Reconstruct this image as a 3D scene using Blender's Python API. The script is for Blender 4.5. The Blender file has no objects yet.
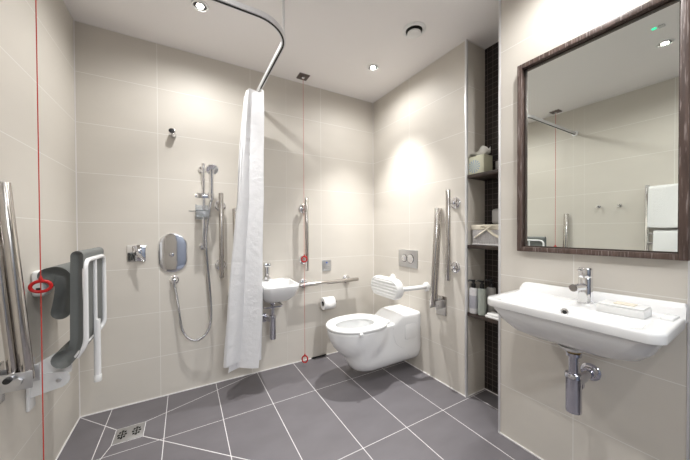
import bpy, bmesh, math, random
from mathutils import Vector, Matrix
PI = math.pi
random.seed(4)
sc = bpy.context.scene

# ---------------------------------------------------------------- camera
cam_d = bpy.data.cameras.new('camera')
cam = bpy.data.objects.new('camera', cam_d)
sc.collection.objects.link(cam)
cam_d.sensor_fit = 'HORIZONTAL'
cam_d.sensor_width = 36.0
cam_d.lens = 36.0 * 277.68 / 690
cam_d.shift_y = 3.52 / 690
cam_d.clip_start = 0.01
yaw, pit, rol = .5243, .0112, -.0048
F = Vector((math.sin(yaw)*math.cos(pit), math.cos(yaw)*math.cos(pit), -math.sin(pit)))
R_ = Vector((math.cos(yaw), -math.sin(yaw), 0)); U_ = R_.cross(F)
R2 = R_*math.cos(rol) + U_*math.sin(rol); U2 = U_*math.cos(rol) - R_*math.sin(rol)
m = Matrix((R2, U2, -F)).transposed().to_4x4()
m.translation = Vector((0, 0, 1.1191))
cam.matrix_world = m
sc.camera = cam

# ---------------------------------------------------------------- world, exposure, lamps
w = bpy.data.worlds.new('world'); sc.world = w; w.use_nodes = True
w.node_tree.nodes['Background'].inputs[0].default_value = (.9, .95, 1, 1)
w.node_tree.nodes['Background'].inputs[1].default_value = 0.0
sc.view_settings.view_transform = 'Standard'
sc.view_settings.look = 'None'
sc.view_settings.gamma = 1
sc.view_settings.exposure = .88
sc.view_settings.use_curve_mapping = False

H = 2.375
XL, XR, YB, YN, XS, YS, XM, YE = -.557, 1.6214, 2.24, 1.1932, 1.4928, .8947, 1.8206, .231
XE, YF = 2.05, -1.0
# each recessed spotlight has a tight core beam and a weak wide spill: x, y, core energy, spill energy
LAMPS = [(.088, 1.755, 32, 15), (1.272, 1.756, 74, 9), (.147, .551, 19, 14), (1.20, .50, 8, 14), (.6, -.55, 5, 10)]  # last lamp is unseen, added behind the camera as fill
for x, y, core, spill in LAMPS:
    for nm, en, cone, bl in (('spot_core', core, 78, .95), ('spot_spill', spill, 168, .7)):
        l = bpy.data.lights.new(nm, 'SPOT'); l.energy = en; l.color = (1, .992, .978)
        l.spot_size = math.radians(cone); l.spot_blend = bl; l.shadow_soft_size = .018
        o = bpy.data.objects.new('downlight_beam', l); sc.collection.objects.link(o)
        o.location = (x, y, H - .012)
# added unseen fill light, aimed from the corridor ceiling through the open doorway
l = bpy.data.lights.new('corridor_fill', 'AREA'); l.shape = 'RECTANGLE'; l.size = 1.2; l.size_y = .5; l.energy = 36; l.color = (.93, .96, 1)
o = bpy.data.objects.new('corridor_fill', l); sc.collection.objects.link(o); o.location = (.45, -1.75, 2.3); o.rotation_euler = (math.radians(38), 0, 0)

# ---------------------------------------------------------------- materials
def newmat(name):
    m = bpy.data.materials.new(name); m.use_nodes = True
    return m, m.node_tree.nodes, m.node_tree.links, m.node_tree.nodes['Principled BSDF']

def mat(name, col, rough=.5, metal=0, spec=.5, noise=0, nscale=20, bump=0, coat=0, emit=None, estr=0, trans=0, alpha=1, sss=0):
    m, n, l, b = newmat(name)
    b.inputs['Base Color'].default_value = (*col, 1)
    b.inputs['Roughness'].default_value = rough
    b.inputs['Metallic'].default_value = metal
    b.inputs['Specular IOR Level'].default_value = spec
    b.inputs['Coat Weight'].default_value = coat
    b.inputs['Coat Roughness'].default_value = .03
    b.inputs['Transmission Weight'].default_value = trans
    b.inputs['Alpha'].default_value = alpha
    if emit:
        b.inputs['Emission Color'].default_value = (*emit, 1); b.inputs['Emission Strength'].default_value = estr
    if noise or bump:
        tc = n.new('ShaderNodeTexCoord'); t = n.new('ShaderNodeTexNoise')
        t.inputs['Scale'].default_value = nscale; t.inputs['Detail'].default_value = 4
        l.new(tc.outputs['Object'], t.inputs['Vector'])
        if noise:
            mx = n.new('ShaderNodeMix'); mx.data_type = 'RGBA'
            mx.inputs[6].default_value = (*[c*(1-noise) for c in col], 1)
            mx.inputs[7].default_value = (*[min(1, c*(1+noise)) for c in col], 1)
            l.new(t.outputs['Fac'], mx.inputs[0]); l.new(mx.outputs[2], b.inputs['Base Color'])
        if bump:
            bp = n.new('ShaderNodeBump'); bp.inputs['Strength'].default_value = bump
            bp.inputs['Distance'].default_value = .004
            l.new(t.outputs['Fac'], bp.inputs['Height']); l.new(bp.outputs['Normal'], b.inputs['Normal'])
    return m

class G:
    """small node maths helper"""
    def __init__(s, n, l): s.n, s.l = n, l
    def m(s, op, a, b=None, c=None):
        k = s.n.new('ShaderNodeMath'); k.operation = op
        for i, v in enumerate((a, b, c)):
            if v is None: continue
            if isinstance(v, (int, float)): k.inputs[i].default_value = v
            else: s.l.new(v, k.inputs[i])
        return k.outputs[0]
    def grid(s, c, first, step, half):       # 1 on a grout line
        u = s.m('DIVIDE', s.m('SUBTRACT', c, first), step)
        f = s.m('ABSOLUTE', s.m('SUBTRACT', s.m('FRACT', s.m('ADD', u, .5)), .5))
        return s.m('LESS_THAN', f, half/step)
    def line(s, c, at, half):
        return s.m('LESS_THAN', s.m('ABSOLUTE', s.m('SUBTRACT', c, at)), half)

def tile_mat(name, axis, first, step, base, grout, half=.0016, extra=(), zfirst=H, zstep=.3, rough=.5, vary=.05, coat=0):
    m, n, l, b = newmat(name); g = G(n, l)
    geo = n.new('ShaderNodeNewGeometry'); sep = n.new('ShaderNodeSeparateXYZ'); l.new(geo.outputs['Position'], sep.inputs[0])
    c = sep.outputs[axis]; z = sep.outputs[2]
    k = g.m('MAXIMUM', g.grid(c, first, step, half), g.grid(z, zfirst, zstep, half))
    for e in extra: k = g.m('MAXIMUM', k, g.m('MULTIPLY', g.line(c, e, half*.7), .6))
    mp = n.new('ShaderNodeMapping'); mp.inputs['Scale'].default_value = (1, 1, 2.6)
    l.new(geo.outputs['Position'], mp.inputs[0])
    t = n.new('ShaderNodeTexNoise'); t.inputs['Scale'].default_value = 2.2; t.inputs['Detail'].default_value = 7
    l.new(mp.outputs[0], t.inputs['Vector'])
    r = n.new('ShaderNodeMix'); r.data_type = 'RGBA'
    r.inputs[6].default_value = (*[v*(1-vary) for v in base], 1); r.inputs[7].default_value = (*[v*(1+vary) for v in base], 1)
    l.new(t.outputs['Fac'], r.inputs[0])
    x = n.new('ShaderNodeMix'); x.data_type = 'RGBA'; x.inputs[7].default_value = (*grout, 1)
    l.new(k, x.inputs[0]); l.new(r.outputs[2], x.inputs[6]); l.new(x.outputs[2], b.inputs['Base Color'])
    l.new(g.m('ADD', rough, g.m('MULTIPLY', k, .4)), b.inputs['Roughness'])
    bp = n.new('ShaderNodeBump'); bp.inputs['Strength'].default_value = .25; bp.inputs['Distance'].default_value = .001
    bp.invert = True
    l.new(k, bp.inputs['Height']); l.new(bp.outputs[0], b.inputs['Normal'])
    b.inputs['Specular IOR Level'].default_value = .3
    return m

BEIGE = (.66, .622, .562); GR = (.80, .78, .74)
M = {}
M['tile_back'] = tile_mat('beige_tile_back', 0, -.148, .6, BEIGE, GR, extra=(.737,))
M['tile_left'] = tile_mat('beige_tile_left', 1, .63, 60, BEIGE, GR, extra=(1.325, 1.23, 1.23, .03, -.57))
M['tile_right'] = tile_mat('beige_tile_right', 1, 1.732, .6, BEIGE, GR)
M['tile_basin'] = tile_mat('beige_tile_basin', 1, .557, .6, BEIGE, GR)
M['tile_reveal'] = tile_mat('beige_tile_reveal', 0, 1.4, .6, BEIGE, GR)
M['mosaic'] = tile_mat('dark_mosaic', 1, .8947+.0175, .0373, (.026, .020, .018), (.13, .11, .105), half=.0015, zstep=.0375, rough=.3, vary=.4)
M['ceiling'] = mat('ceiling_paint', (.93, .90, .885), .9, spec=.1, noise=.01, nscale=3)
M['corridor'] = mat('corridor_paint', (.35, .38, .45), .8, noise=.02)
M['door'] = mat('door_laminate', (.25, .28, .34), .4, noise=.03)
M['chrome'] = mat('chrome', (.82, .82, .84), .06, 1)
M['chrome_dk'] = mat('waste_chrome', (.60, .60, .66), .12, 1)
M['steel'] = mat('polished_steel', (.60, .57, .54), .2, 1)
M['satin'] = mat('satin_steel', (.62, .62, .63), .38, 1, noise=.02)
M['alu'] = mat('aluminium_trim', (.80, .80, .81), .4, .5)
M['ceramic'] = mat('white_ceramic', (.86, .86, .855), .08, spec=.55, noise=.004)
M['white_pl'] = mat('white_plastic', (.82, .82, .81), .3, noise=.005)
M['white_coat'] = mat('white_coated_metal', (.80, .80, .80), .25, noise=.005)
M['sealant'] = mat('white_sealant', (.83, .81, .79), .5, noise=.02)
M['grey_pad'] = mat('grey_seat_pad', (.145, .153, .147), .6, noise=.06, nscale=60, bump=.05)
M['red'] = mat('red_plastic', (.50, .010, .010), .3, noise=.02)
M['cord'] = mat('red_cord', (.55, .045, .03), .7, noise=.1, nscale=300)
M['black'] = mat('black_plastic', (.012, .012, .013), .3, noise=.05)
M['dark_gap'] = mat('matt_black', (.02, .019, .018), .7, noise=.05)
M['bronze'] = mat('smoked_metal_plate', (.16, .13, .12), .3, .7, noise=.04)
M['shelf'] = mat('dark_wenge_shelf', (.045, .03, .024), .45, noise=.3, nscale=30)
M['blue'] = mat('blue_button', (.02, .09, .45), .3, emit=(.05, .3, 1), estr=.12)
M['hose'] = mat('hose_metal', (.62, .62, .64), .22, 1)
M['dish'] = mat('clear_plastic', (.75, .78, .80), .15, trans=.75)
M['tissue'] = mat('tissue_paper', (.86, .85, .83), .9, noise=.02, nscale=60, bump=.2)
M['roll'] = mat('toilet_paper', (.86, .855, .85), .9, noise=.01, nscale=120, bump=.1)
M['towel'] = mat('white_towelling', (.84, .84, .83), .95, noise=.05, nscale=160, bump=.7)
M['soap'] = mat('cream_soap', (.80, .74, .62), .5, noise=.03)
M['liner'] = mat('cream_cotton', (.70, .65, .54), .9, noise=.08, nscale=90, bump=.2)
M['lotion_w'] = mat('white_lotion_label', (.66, .65, .66), .35, noise=.2, nscale=70)
M['lotion_g'] = mat('pale_green_bottle', (.42, .46, .42), .3, noise=.03)
M['lotion_s'] = mat('grey_bottle', (.42, .41, .40), .35, noise=.05)
M['lilac'] = mat('lilac_label', (.42, .42, .47), .4, noise=.08, nscale=60)
M['text_grey'] = mat('grey_print', (.2, .2, .2), .7)
M['bulb'] = mat('lamp_glass', (1, 1, 1), .4, emit=(1, .95, .88), estr=30)
M['green_led'] = mat('green_led', (.02, .4, .2), .3, emit=(.05, 1, .5), estr=.6)
M['hole'] = mat('dark_hole', (.018, .018, .016), .8)
M['brass'] = mat('brass_washer', (.55, .38, .10), .3, 1)
M['mirror'] = mat('mirror_silver', (.87, .905, .865), .0, 1)
M['water'] = mat('bowl_water', (.75, .8, .8), .02, spec=.8)
M['wicker_in'] = mat('grey_wicker_core', (.30, .28, .27), .8, noise=.25, nscale=60)

def curtain_mat():
    m, n, l, b = newmat('white_curtain_fabric')
    b.inputs['Base Color'].default_value = (.93, .93, .94, 1); b.inputs['Roughness'].default_value = .8
    tr = n.new('ShaderNodeBsdfTranslucent'); tr.inputs[0].default_value = (.93, .93, .94, 1)
    mx = n.new('ShaderNodeMixShader'); mx.inputs[0].default_value = .35
    tc = n.new('ShaderNodeTexCoord'); t = n.new('ShaderNodeTexNoise'); t.inputs['Scale'].default_value = 26; t.inputs['Detail'].default_value = 5
    l.new(tc.outputs['Object'], t.inputs['Vector'])
    bp = n.new('ShaderNodeBump'); bp.inputs['Strength'].default_value = .7; bp.inputs['Distance'].default_value = .010
    l.new(t.outputs['Fac'], bp.inputs['Height']); l.new(bp.outputs[0], b.inputs['Normal'])
    l.new(b.outputs[0], mx.inputs[1]); l.new(tr.outputs[0], mx.inputs[2]); l.new(mx.outputs[0], n['Material Output'].inputs[0])
    return m
M['curtain'] = curtain_mat()

def wenge():                                     # limed wenge: brown with short pale flecks
    m, n, l, b = newmat('limed_wenge_frame')
    geo = n.new('ShaderNodeTexCoord'); outs = []
    for s, lo, hi in (((220, 220, 12), .56, .64), ((60, 60, 5), .35, .7)):
        mp = n.new('ShaderNodeMapping'); mp.inputs['Scale'].default_value = s
        l.new(geo.outputs['Object'], mp.inputs[0])
        t = n.new('ShaderNodeTexNoise'); t.inputs['Scale'].default_value = 1; t.inputs['Detail'].default_value = 3
        l.new(mp.outputs[0], t.inputs['Vector'])
        r = n.new('ShaderNodeMapRange'); r.inputs[1].default_value = lo; r.inputs[2].default_value = hi
        l.new(t.outputs['Fac'], r.inputs[0]); outs.append(r.outputs[0])
    a = n.new('ShaderNodeMix'); a.data_type = 'RGBA'; a.inputs[6].default_value = (.062, .038, .030, 1); a.inputs[7].default_value = (.13, .085, .07, 1)
    c = n.new('ShaderNodeMix'); c.data_type = 'RGBA'; c.inputs[7].default_value = (.26, .21, .195, 1)
    l.new(outs[1], a.inputs[0]); l.new(a.outputs[2], c.inputs[6]); l.new(outs[0], c.inputs[0]); l.new(c.outputs[2], b.inputs['Base Color'])
    b.inputs['Roughness'].default_value = .45
    return m
M['wenge'] = wenge()

def floor_mat():
    m, n, l, b = newmat('grey_floor_tile'); g = G(n, l)
    geo = n.new('ShaderNodeNewGeometry'); sep = n.new('ShaderNodeSeparateXYZ'); l.new(geo.outputs['Position'], sep.inputs[0])
    x, y = sep.outputs[0], sep.outputs[1]
    k = g.m('MAXIMUM', g.grid(x, -.107, .297, .0018), g.grid(y, 1.18, .6, .0014))
    def seg(p, q, half=.0019):
        dx, dy = q[0]-p[0], q[1]-p[1]; L = math.hypot(dx, dy); dx /= L; dy /= L
        ax = g.m('SUBTRACT', x, p[0]); ay = g.m('SUBTRACT', y, p[1])
        along = g.m('ADD', g.m('MULTIPLY', ax, dx), g.m('MULTIPLY', ay, dy))
        across = g.m('ABSOLUTE', g.m('SUBTRACT', g.m('MULTIPLY', ax, dy), g.m('MULTIPLY', ay, dx)))
        a = g.m('LESS_THAN', across, half)
        return g.m('MULTIPLY', a, g.m('MULTIPLY', g.m('GREATER_THAN', along, 0), g.m('LESS_THAN', along, L)))
    x0, x1, y0, y1 = -.342, -.207, 1.859, 1.993
    for s in (((XL, YB), (x0, y1)), ((x1, y1), (.487, YB)), ((x1, y0), (.487, 1.18)), ((x0, y0), (XL, 1.18)),
              ((x0, y0), (x0, y1)), ((x1, y0), (x1, y1)), ((x0, y0), (x1, y0)), ((x0, y1), (x1, y1))):
        k = g.m('MAXIMUM', k, seg(*s))
    t = n.new('ShaderNodeTexNoise'); t.inputs['Scale'].default_value = 4; t.inputs['Detail'].default_value = 9
    mp = n.new('ShaderNodeMapping'); mp.inputs['Scale'].default_value = (1, 2, 1); mp.inputs['Rotation'].default_value = (0, 0, .7)
    l.new(geo.outputs['Position'], mp.inputs[0]); l.new(mp.outputs[0], t.inputs['Vector'])
    r = n.new('ShaderNodeMix'); r.data_type = 'RGBA'
    r.inputs[6].default_value = (.118, .108, .115, 1); r.inputs[7].default_value = (.176, .166, .177, 1)
    l.new(t.outputs['Fac'], r.inputs[0])
    xm = n.new('ShaderNodeMix'); xm.data_type = 'RGBA'; xm.inputs[7].default_value = (.74, .72, .72, 1)
    l.new(k, xm.inputs[0]); l.new(r.outputs[2], xm.inputs[6]); l.new(xm.outputs[2], b.inputs['Base Color'])
    b.inputs['Roughness'].default_value = .5
    return m
M['floor'] = floor_mat()

# ---------------------------------------------------------------- helpers
OFF = {}
def sm(o, ang=35):
    me = o.data
    me.polygons.foreach_set('use_smooth', [True]*len(me.polygons))
    me.set_sharp_from_angle(angle=math.radians(ang))

class B:
    def __init__(s): s.bm = bmesh.new()
    def box(s, x0, x1, y0, y1, z0, z1, bev=0, seg=2, rot=None, about=None):
        t = bmesh.new(); bmesh.ops.create_cube(t, size=1)
        for v in t.verts:
            v.co = Vector((x0+(x1-x0)*(v.co.x+.5), y0+(y1-y0)*(v.co.y+.5), z0+(z1-z0)*(v.co.z+.5)))
        if bev: bmesh.ops.bevel(t, geom=t.edges[:], offset=bev, segments=seg, profile=.5, affect='EDGES')
        if rot:
            c = Vector(about or ((x0+x1)/2, (y0+y1)/2, (z0+z1)/2))
            bmesh.ops.rotate(t, verts=t.verts[:], cent=c, matrix=rot)
        return s.join(t)
    def join(s, t):
        me = bpy.data.meshes.new('t'); t.to_mesh(me); t.free(); s.bm.from_mesh(me); bpy.data.meshes.remove(me); return s
    def loft(s, rings, cap0=True, cap1=True, closed=True):
        t = bmesh.new()
        vr = [[t.verts.new(Vector(p)) for p in r] for r in rings]
        for a, b in zip(vr, vr[1:]):
            n = len(a)
            for i in range(n if closed else n-1):
                j = (i+1) % n
                t.faces.new((a[i], a[j], b[j], b[i]))
        if cap0: t.faces.new(vr[0][::-1])
        if cap1: t.faces.new(vr[-1])
        bmesh.ops.recalc_face_normals(t, faces=t.faces[:])
        return s.join(t)
    def tube(s, pts, r, n=12, closed=False, flat=1.0):
        pts = [Vector(p) for p in pts]; N = len(pts)
        rs = r if isinstance(r, (list, tuple)) else [r]*N
        tans = []
        for i in range(N):
            a = pts[(i-1) % N] if closed or i else pts[i]; b = pts[(i+1) % N] if closed or i < N-1 else pts[i]
            tans.append((b-a).normalized())
        u = tans[0].orthogonal().normalized(); rings = []
        for i, (p, tn) in enumerate(zip(pts, tans)):
            u = (u - tn*u.dot(tn)).normalized(); v = tn.cross(u)
            rings.append([p + (u*math.cos(2*PI*k/n) + v*flat*math.sin(2*PI*k/n))*rs[i] for k in range(n)])
        if closed: return s.loft(rings+[rings[0]], False, False)
        return s.loft(rings)
    def cyl(s, p0, p1, r, r1=None, n=24, bev=0):
        p0, p1 = Vector(p0), Vector(p1); r1 = r if r1 is None else r1
        if bev:
            d = (p1-p0).normalized()
            return s.tube([p0, p0+d*bev*.3, p0+d*bev, p1-d*bev, p1-d*bev*.3, p1], [r-bev, r-bev*.3, r, r1, r1-bev*.3, r1-bev], n)
        return s.tube([p0, p1], [r, r1], n)
    def lathe(s, o, ax, prof, n=28):
        o = Vector(o); ax = Vector(ax).normalized(); u = ax.orthogonal().normalized(); v = ax.cross(u)
        return s.loft([[o+ax*h+(u*math.cos(2*PI*k/n)+v*math.sin(2*PI*k/n))*max(r, 1e-4) for k in range(n)] for r, h in prof])
    def ring(s, c, u, v, R, r, n=36, m=10, ry=None):
        c, u, v = Vector(c), Vector(u).normalized(), Vector(v).normalized()
        return s.tube([c+u*R*math.cos(2*PI*k/n)+v*(ry or R)*math.sin(2*PI*k/n) for k in range(n)], r, m, closed=True)
    def build(s, name, m_, parent=None, ang=35, label=None, at=None):
        off = OFF.get(parent.name if parent else None, Vector((0, 0, 0)))
        if at is not None: off = Vector(at)
        bmesh.ops.translate(s.bm, verts=s.bm.verts[:], vec=-off)
        me = bpy.data.meshes.new(name); s.bm.to_mesh(me); s.bm.free()
        o = bpy.data.objects.new(name, me); sc.collection.objects.link(o)
        me.materials.append(M[m_] if isinstance(m_, str) else m_)
        sm(o, ang)
        if parent: o.parent = parent; OFF[o.name] = off
        elif at is not None: o.location = at; OFF[o.name] = off
        if label: o['label'] = label
        return o

def thing(name, label, cat, loc, rot=0, group=None, local=False):
    o = bpy.data.objects.new(name, None); o.empty_display_size = .05; sc.collection.objects.link(o)
    o.location = loc; o.rotation_euler = (0, 0, rot)
    o['label'] = label; o['category'] = cat
    if group: o['group'] = group
    OFF[o.name] = Vector((0, 0, 0)) if local else Vector(loc)
    return o
def tag(o, label, cat, group=None):
    o['label'] = label; o['category'] = cat
    if group: o['group'] = group
    return o
def struct(name, b, m_, ang=35):
    o = b.build(name, m_, ang=ang); o['kind'] = 'structure'; return o

def smooth_path(pts, k=8):
    pts = [Vector(p) for p in pts]; out = []
    P = [pts[0]*2-pts[1]] + pts + [pts[-1]*2-pts[-2]]
    for i in range(1, len(P)-2):
        a, b, c, d = P[i-1:i+3]
        for j in range(k):
            t = j/k
            out.append(.5*((2*b)+(c-a)*t+(2*a-5*b+4*c-d)*t*t+(3*b-a-3*c+d)*t**3))
    out.append(pts[-1]); return out
def bend(pts, r, k=7):
    """polyline with rounded corners"""
    pts = [Vector(p) for p in pts]; out = [pts[0]]
    for a, b, c in zip(pts, pts[1:], pts[2:]):
        d1 = (a-b).normalized(); d2 = (c-b).normalized(); q = min(r, (a-b).length*.49, (c-b).length*.49)
        p0, p1 = b+d1*q, b+d2*q
        for j in range(k+1):
            t = j/k; out.append(p0*(1-t)**2+b*2*t*(1-t)+p1*t*t)
    out.append(pts[-1]); return out
def rrect(cx, cy, hx, hy, r, n=8):
    """rounded rectangle outline, 4(n+1) points"""
    out = []
    for sx, sy, a0 in ((1, 1, 0), (-1, 1, PI/2), (-1, -1, PI), (1, -1, 1.5*PI)):
        for j in range(n+1):
            a = a0+PI/2*j/n
            out.append((cx+sx*(hx-r)+r*math.cos(a), cy+sy*(hy-r)+r*math.sin(a)))
    return out

# ---------------------------------------------------------------- the room
T = .1
struct('floor', B().box(XL-T, XE+T, YF-T, YB+T, -T, 0), 'floor')
struct('ceiling', B().box(XL-T, XE+T, YF-T, YB+T, H, H+T), 'ceiling')
struct('wall_left', B().box(XL-T, XL, YF-T, YB+T, 0, H), 'tile_left')
struct('wall_back', B().box(XL, XR+.4, YB, YB+T, 0, H), 'tile_back')
struct('wall_front', B().box(XL, .02, YF-T, YF, 0, H).box(.88, XE+T, YF-T, YF, 0, H).box(.02, .88, YF-T, YF, 2.05, H), 'tile_back')
struct('trim_7', B().box(-.02, .02, YF-T, YF+.012, 0, 2.09).box(.88, .92, YF-T, YF+.012, 0, 2.09).box(-.02, .92, YF-T, YF+.012, 2.05, 2.09), 'door')
struct('wall_corridor', B().box(-1.2, 2.2, -2.4, -2.3, 0, H), 'corridor').location.y = 0
struct('ceiling_corridor', B().box(-1.2, 2.2, -2.4, YF-T, H, H+T), 'ceiling')
struct('floor_corridor', B().box(-1.2, 2.2, -2.4, YF-T, -T, 0), 'door')
def split_wall(name, x0, x1, y0, y1, front):
    """block whose faces across x use the 'front' tile and whose reveals use the reveal tile"""
    o = struct(name, B().box(x0, x1, y0, y1, 0, H), front)
    o.data.materials.append(M['tile_reveal'])
    for p in o.data.polygons:
        if abs(p.normal.y) > .5: p.material_index = 1
split_wall('wall_right', XR, XE, YN, YB, 'tile_right')
struct('wall_niche', B().box(XM, XE, YS, YN, 0, H), 'mosaic')
split_wall('wall_basin', XS, XE, YE, YS, 'tile_basin')
struct('wall_entrance', B().box(XE, XE+T, YF, YE, 0, H), 'tile_left')
# aluminium edge trims on the outside corners, white sealant in the joints
struct('trim_1', B().box(XR-.003, XR+.013, YN-.003, YN+.011, .002, H-.002, .002), 'alu')
struct('trim_2', B().box(XS-.003, XS+.009, YS-.009, YS+.003, .002, H-.002, .002), 'alu')
struct('trim_3', B().box(XS-.002, XS+.009, YE-.003, YE+.004, .002, H-.002, .002), 'alu')
e = .005
struct('baseboard_back', B().box(XL, XR, YB-e, YB, 0, .006), 'sealant')
struct('baseboard_left', B().box(XL, XL+e, YF, YB, 0, .006), 'sealant')
struct('baseboard_right', B().box(XR-e, XR, YN, YB, 0, .006), 'sealant')
struct('baseboard_niche', B().box(XR, XM, YN-e, YN, 0, .005).box(XM-e, XM, YS, YN, 0, .005), 'sealant')
struct('baseboard_basin', B().box(XS-e, XS, YE, YS, 0, .006), 'sealant')
struct('trim_4', B().box(XL, XL+.004, YB-.004, YB, 0, H), 'sealant')
struct('trim_5', B().box(XR-.003, XR, YB-.003, YB, 0, H), 'sealant')
struct('trim_6', B().box(XL, XR, YB-.004, YB, H-.004, H).box(XR-.004, XR, YN, YB, H-.004, H).box(XL, XL+.004, YF, YB, H-.004, H)
       .box(XR, XM, YN-.004, YN, H-.004, H).box(XM-.004, XM, YS, YN, H-.004, H), 'sealant')
d1 = struct('door_1', B().box(.92, 1.76, YF+.005, YF+.045, .005, 2.04, .004), 'door')
h = B().cyl((1.68, YF+.045, 1.0), (1.68, YF+.09, 1.0), .011).cyl((1.68, YF+.085, 1.0), (1.56, YF+.085, 1.0), .01).build('door_handle', 'satin', d1)

# ---------------------------------------------------------------- ceiling fittings
for i, (x, y, core, spill) in enumerate(LAMPS):
    where = ['above the shower, nearest the curtain rail', 'above the toilet', 'seen in the mirror beside the green light', 'above the washbasin', 'near the door, unseen, added as fill'][i]
    t = thing('downlight', 'small round white recessed ceiling spotlight ' + where, 'light', (x, y, H), group='recessed ceiling spotlights')
    n = 28
    B().lathe((x, y, H), (0, 0, -1), [(.036, -.001), (.044, 0), (.044, .003), (.041, .005), (.034, .004), (.034, .0)]).build('rim', 'white_pl', t)
    B().lathe((x, y, H), (0, 0, -1), [(.018, -.001), (.018, .002), (.010, .004)]).build('bulb', 'bulb', t)
t = thing('ceiling_vent', 'round white extract air valve on the ceiling between the toilet and the niche', 'vent', (1.26, 1.301, H))
vx, vy = 1.26, 1.301
B().lathe((vx, vy, H), (0, 0, -1), [(.050, 0), (.072, 0), (.073, .004), (.066, .008), (.054, .010), (.05, .004)]).build('rim', 'white_pl', t)
B().lathe((vx, vy, H), (0, 0, -1), [(.051, 0), (.051, .0045), (.01, .0046)]).build('throat', 'hole', t)
B().lathe((vx, vy, H), (0, 0, -1), [(.012, .003), (.012, .01), (.034, .014), (.042, .02), (.042, .026), (.030, .031), (.005, .033)]).build('disc', 'white_pl', t)
t = thing('emergency_light', 'small ceiling fitting with a green indicator beside the spotlight, seen in the mirror', 'light', (.36, .52, H))
B().box(.400, .430, .500, .528, H-.010, H, .003).build('housing', 'satin', t)
B().box(.402, .424, .536, .556, H-.006, H, .002).build('indicator', 'green_led', t)

def pull_cord(x, y, zs, label, plate_lab, zend, rr=.0017):
    t = thing('pull_cord', label, 'pull cord', (x, y, H))
    p = B().box(x-.042, x+.042, y-.042, y+.042, H-.010, H, .003).build('ceiling_plate', 'bronze', t, label=plate_lab)
    B().box(x-.046, x+.046, y-.046, y+.046, H-.004, H, .001).build('plate_surround', 'chrome', p)
    B().lathe((x, y, H-.010), (0, 0, -1), [(.012, 0), (.012, .004), (.004, .012)]).build('cord_outlet', 'chrome', p)
    B().tube([(x, y, H-.012), (x, y, 1.2), (x, y, zend)], rr, 8).build('cord', 'cord', t)
    for z, R, ry, q in zs:
        b = B()
        b.ring((x, y-.0, z), (math.cos(q), -math.sin(q), 0), (0, 0, 1), R, .0058, ry=ry)
        b.lathe((x, y, z+ry+.002), (0, 0, 1), [(.006, 0), (.006, .006), (.0025, .018)], 12)
        b.build('pull_ring', 'red', t)
pull_cord(-.460, 1.445, [(.918, .0265, .0195, -.2)], 'red emergency cord nearest the left wall with one oval ring beside the shower seat', 'dark square ceiling plate', .03)
pull_cord(.848, 2.135, [(.885, .022, .022, .4), (.062, .022, .028, .4)], 'red emergency cord by the toilet with rings at rail height and above the floor', 'dark square ceiling plate', .06, .0013)

# ---------------------------------------------------------------- grab rails (local frame: wall at y=0, room towards -y)
def flange(b, x, z, out=.07, r=.040):
    b.lathe((x, 0, z), (0, -1, 0), [(r, 0), (r, .005), (r-.004, .010), (r-.012, .013), (.014, .015)], 28)
    b.cyl((x, -.012, z), (x, -out, z), .0115, n=14)
def vertical_rail(x, y, rot, z0, z1, label, out=.075):
    t = thing('grab_rail', label, 'grab rail', (x, y, 0), rot, 'straight steel grab rails', local=True)
    B().cyl((0, -out, z0), (0, -out, z1), .0165, n=24, bev=.003).build('bar', 'steel', t)
    for z in (z0+.085, z1-.085):
        b = B(); flange(b, 0, z, out); b.build('wall_flange', 'chrome', t)
vertical_rail(.229, YB, 0, .785, 1.39, 'upright steel grab rail between the shower riser rail and the curtain')
vertical_rail(.884, YB, 0, .783, 1.392, 'upright steel grab rail on the back wall, right of the small basin')
vertical_rail(XR, 1.279, -PI/2, .775, 1.39, 'upright steel grab rail on the toilet wall nearest the niche')
t = thing('grab_rail', 'horizontal steel grab rail on the back wall above the toilet roll', 'grab rail', (1.1, YB, .665), 0, 'straight steel grab rails', local=True)
B().cyl((-.28, -.065, 0), (.295, -.065, 0), .0165, bev=.003).build('bar', 'steel', t)
for x in (-.222, .205):
    b = B(); flange(b, x, 0, .065); b.build('wall_flange', 'chrome', t)

def folding_rail(x, y, rot, z0, z1, label, lean=.05, out=.095, bo=0, bx=0, knob=True):
    t = thing('folding_rail', label, 'hinged grab rail', (x, y, 0), rot, local=True)
    B().box(-.05, .05, -.008, 0, z0-.10, z0+.04, .003).build('wall_plate', 'steel', t)
    b = B()
    for s in (-.03, .024): b.box(s, s+.006, -out+.004, -.006, z0-.045, z0+.015, .002)
    b.cyl((-.036, -out*.65, z0-.012), (.036, -out*.65, z0-.012), .010)
    b.build('hinge_bracket', 'satin', t)
    B().cyl((-.043, -out*.65, z0-.012), (-.034, -out*.65, z0-.012), .013, n=6).build('pivot_bolt', 'satin', t)
    b = B(); b.cyl((-.045, -out*.5, z0+.004), (.012, -out*.5, z0+.004), .006); b.build('catch_lever', 'chrome', t)
    if knob: B().cyl((-.062, -out*.5, z0+.004), (-.044, -out*.5, z0+.004), .010, bev=.003).build('catch_knob', 'black', t)
    ya, yb = -out+bo, -out+bo+lean
    b = B()
    b.cyl((bx, ya, z0-.02), (bx, yb, z1), .0175, n=24, bev=.002)
    b.build('front_bar', 'steel', t)
    b = B()
    b.cyl((bx, ya+.032, z0-.02), (bx, yb+.032, z1-.002), .0135, n=20, bev=.002)
    b.build('rear_bar', 'steel', t)
folding_rail(XR, 1.40, -PI/2, .60, 1.278, 'folded-up steel drop-down rail beside the toilet, left of the upright rail')
folding_rail(XL, 1.385, PI/2, .63, 1.285, 'folded-up steel drop-down rail on the left wall in front of the shower seat', lean=.050, out=.105, bo=.020, bx=-.012)
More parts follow.
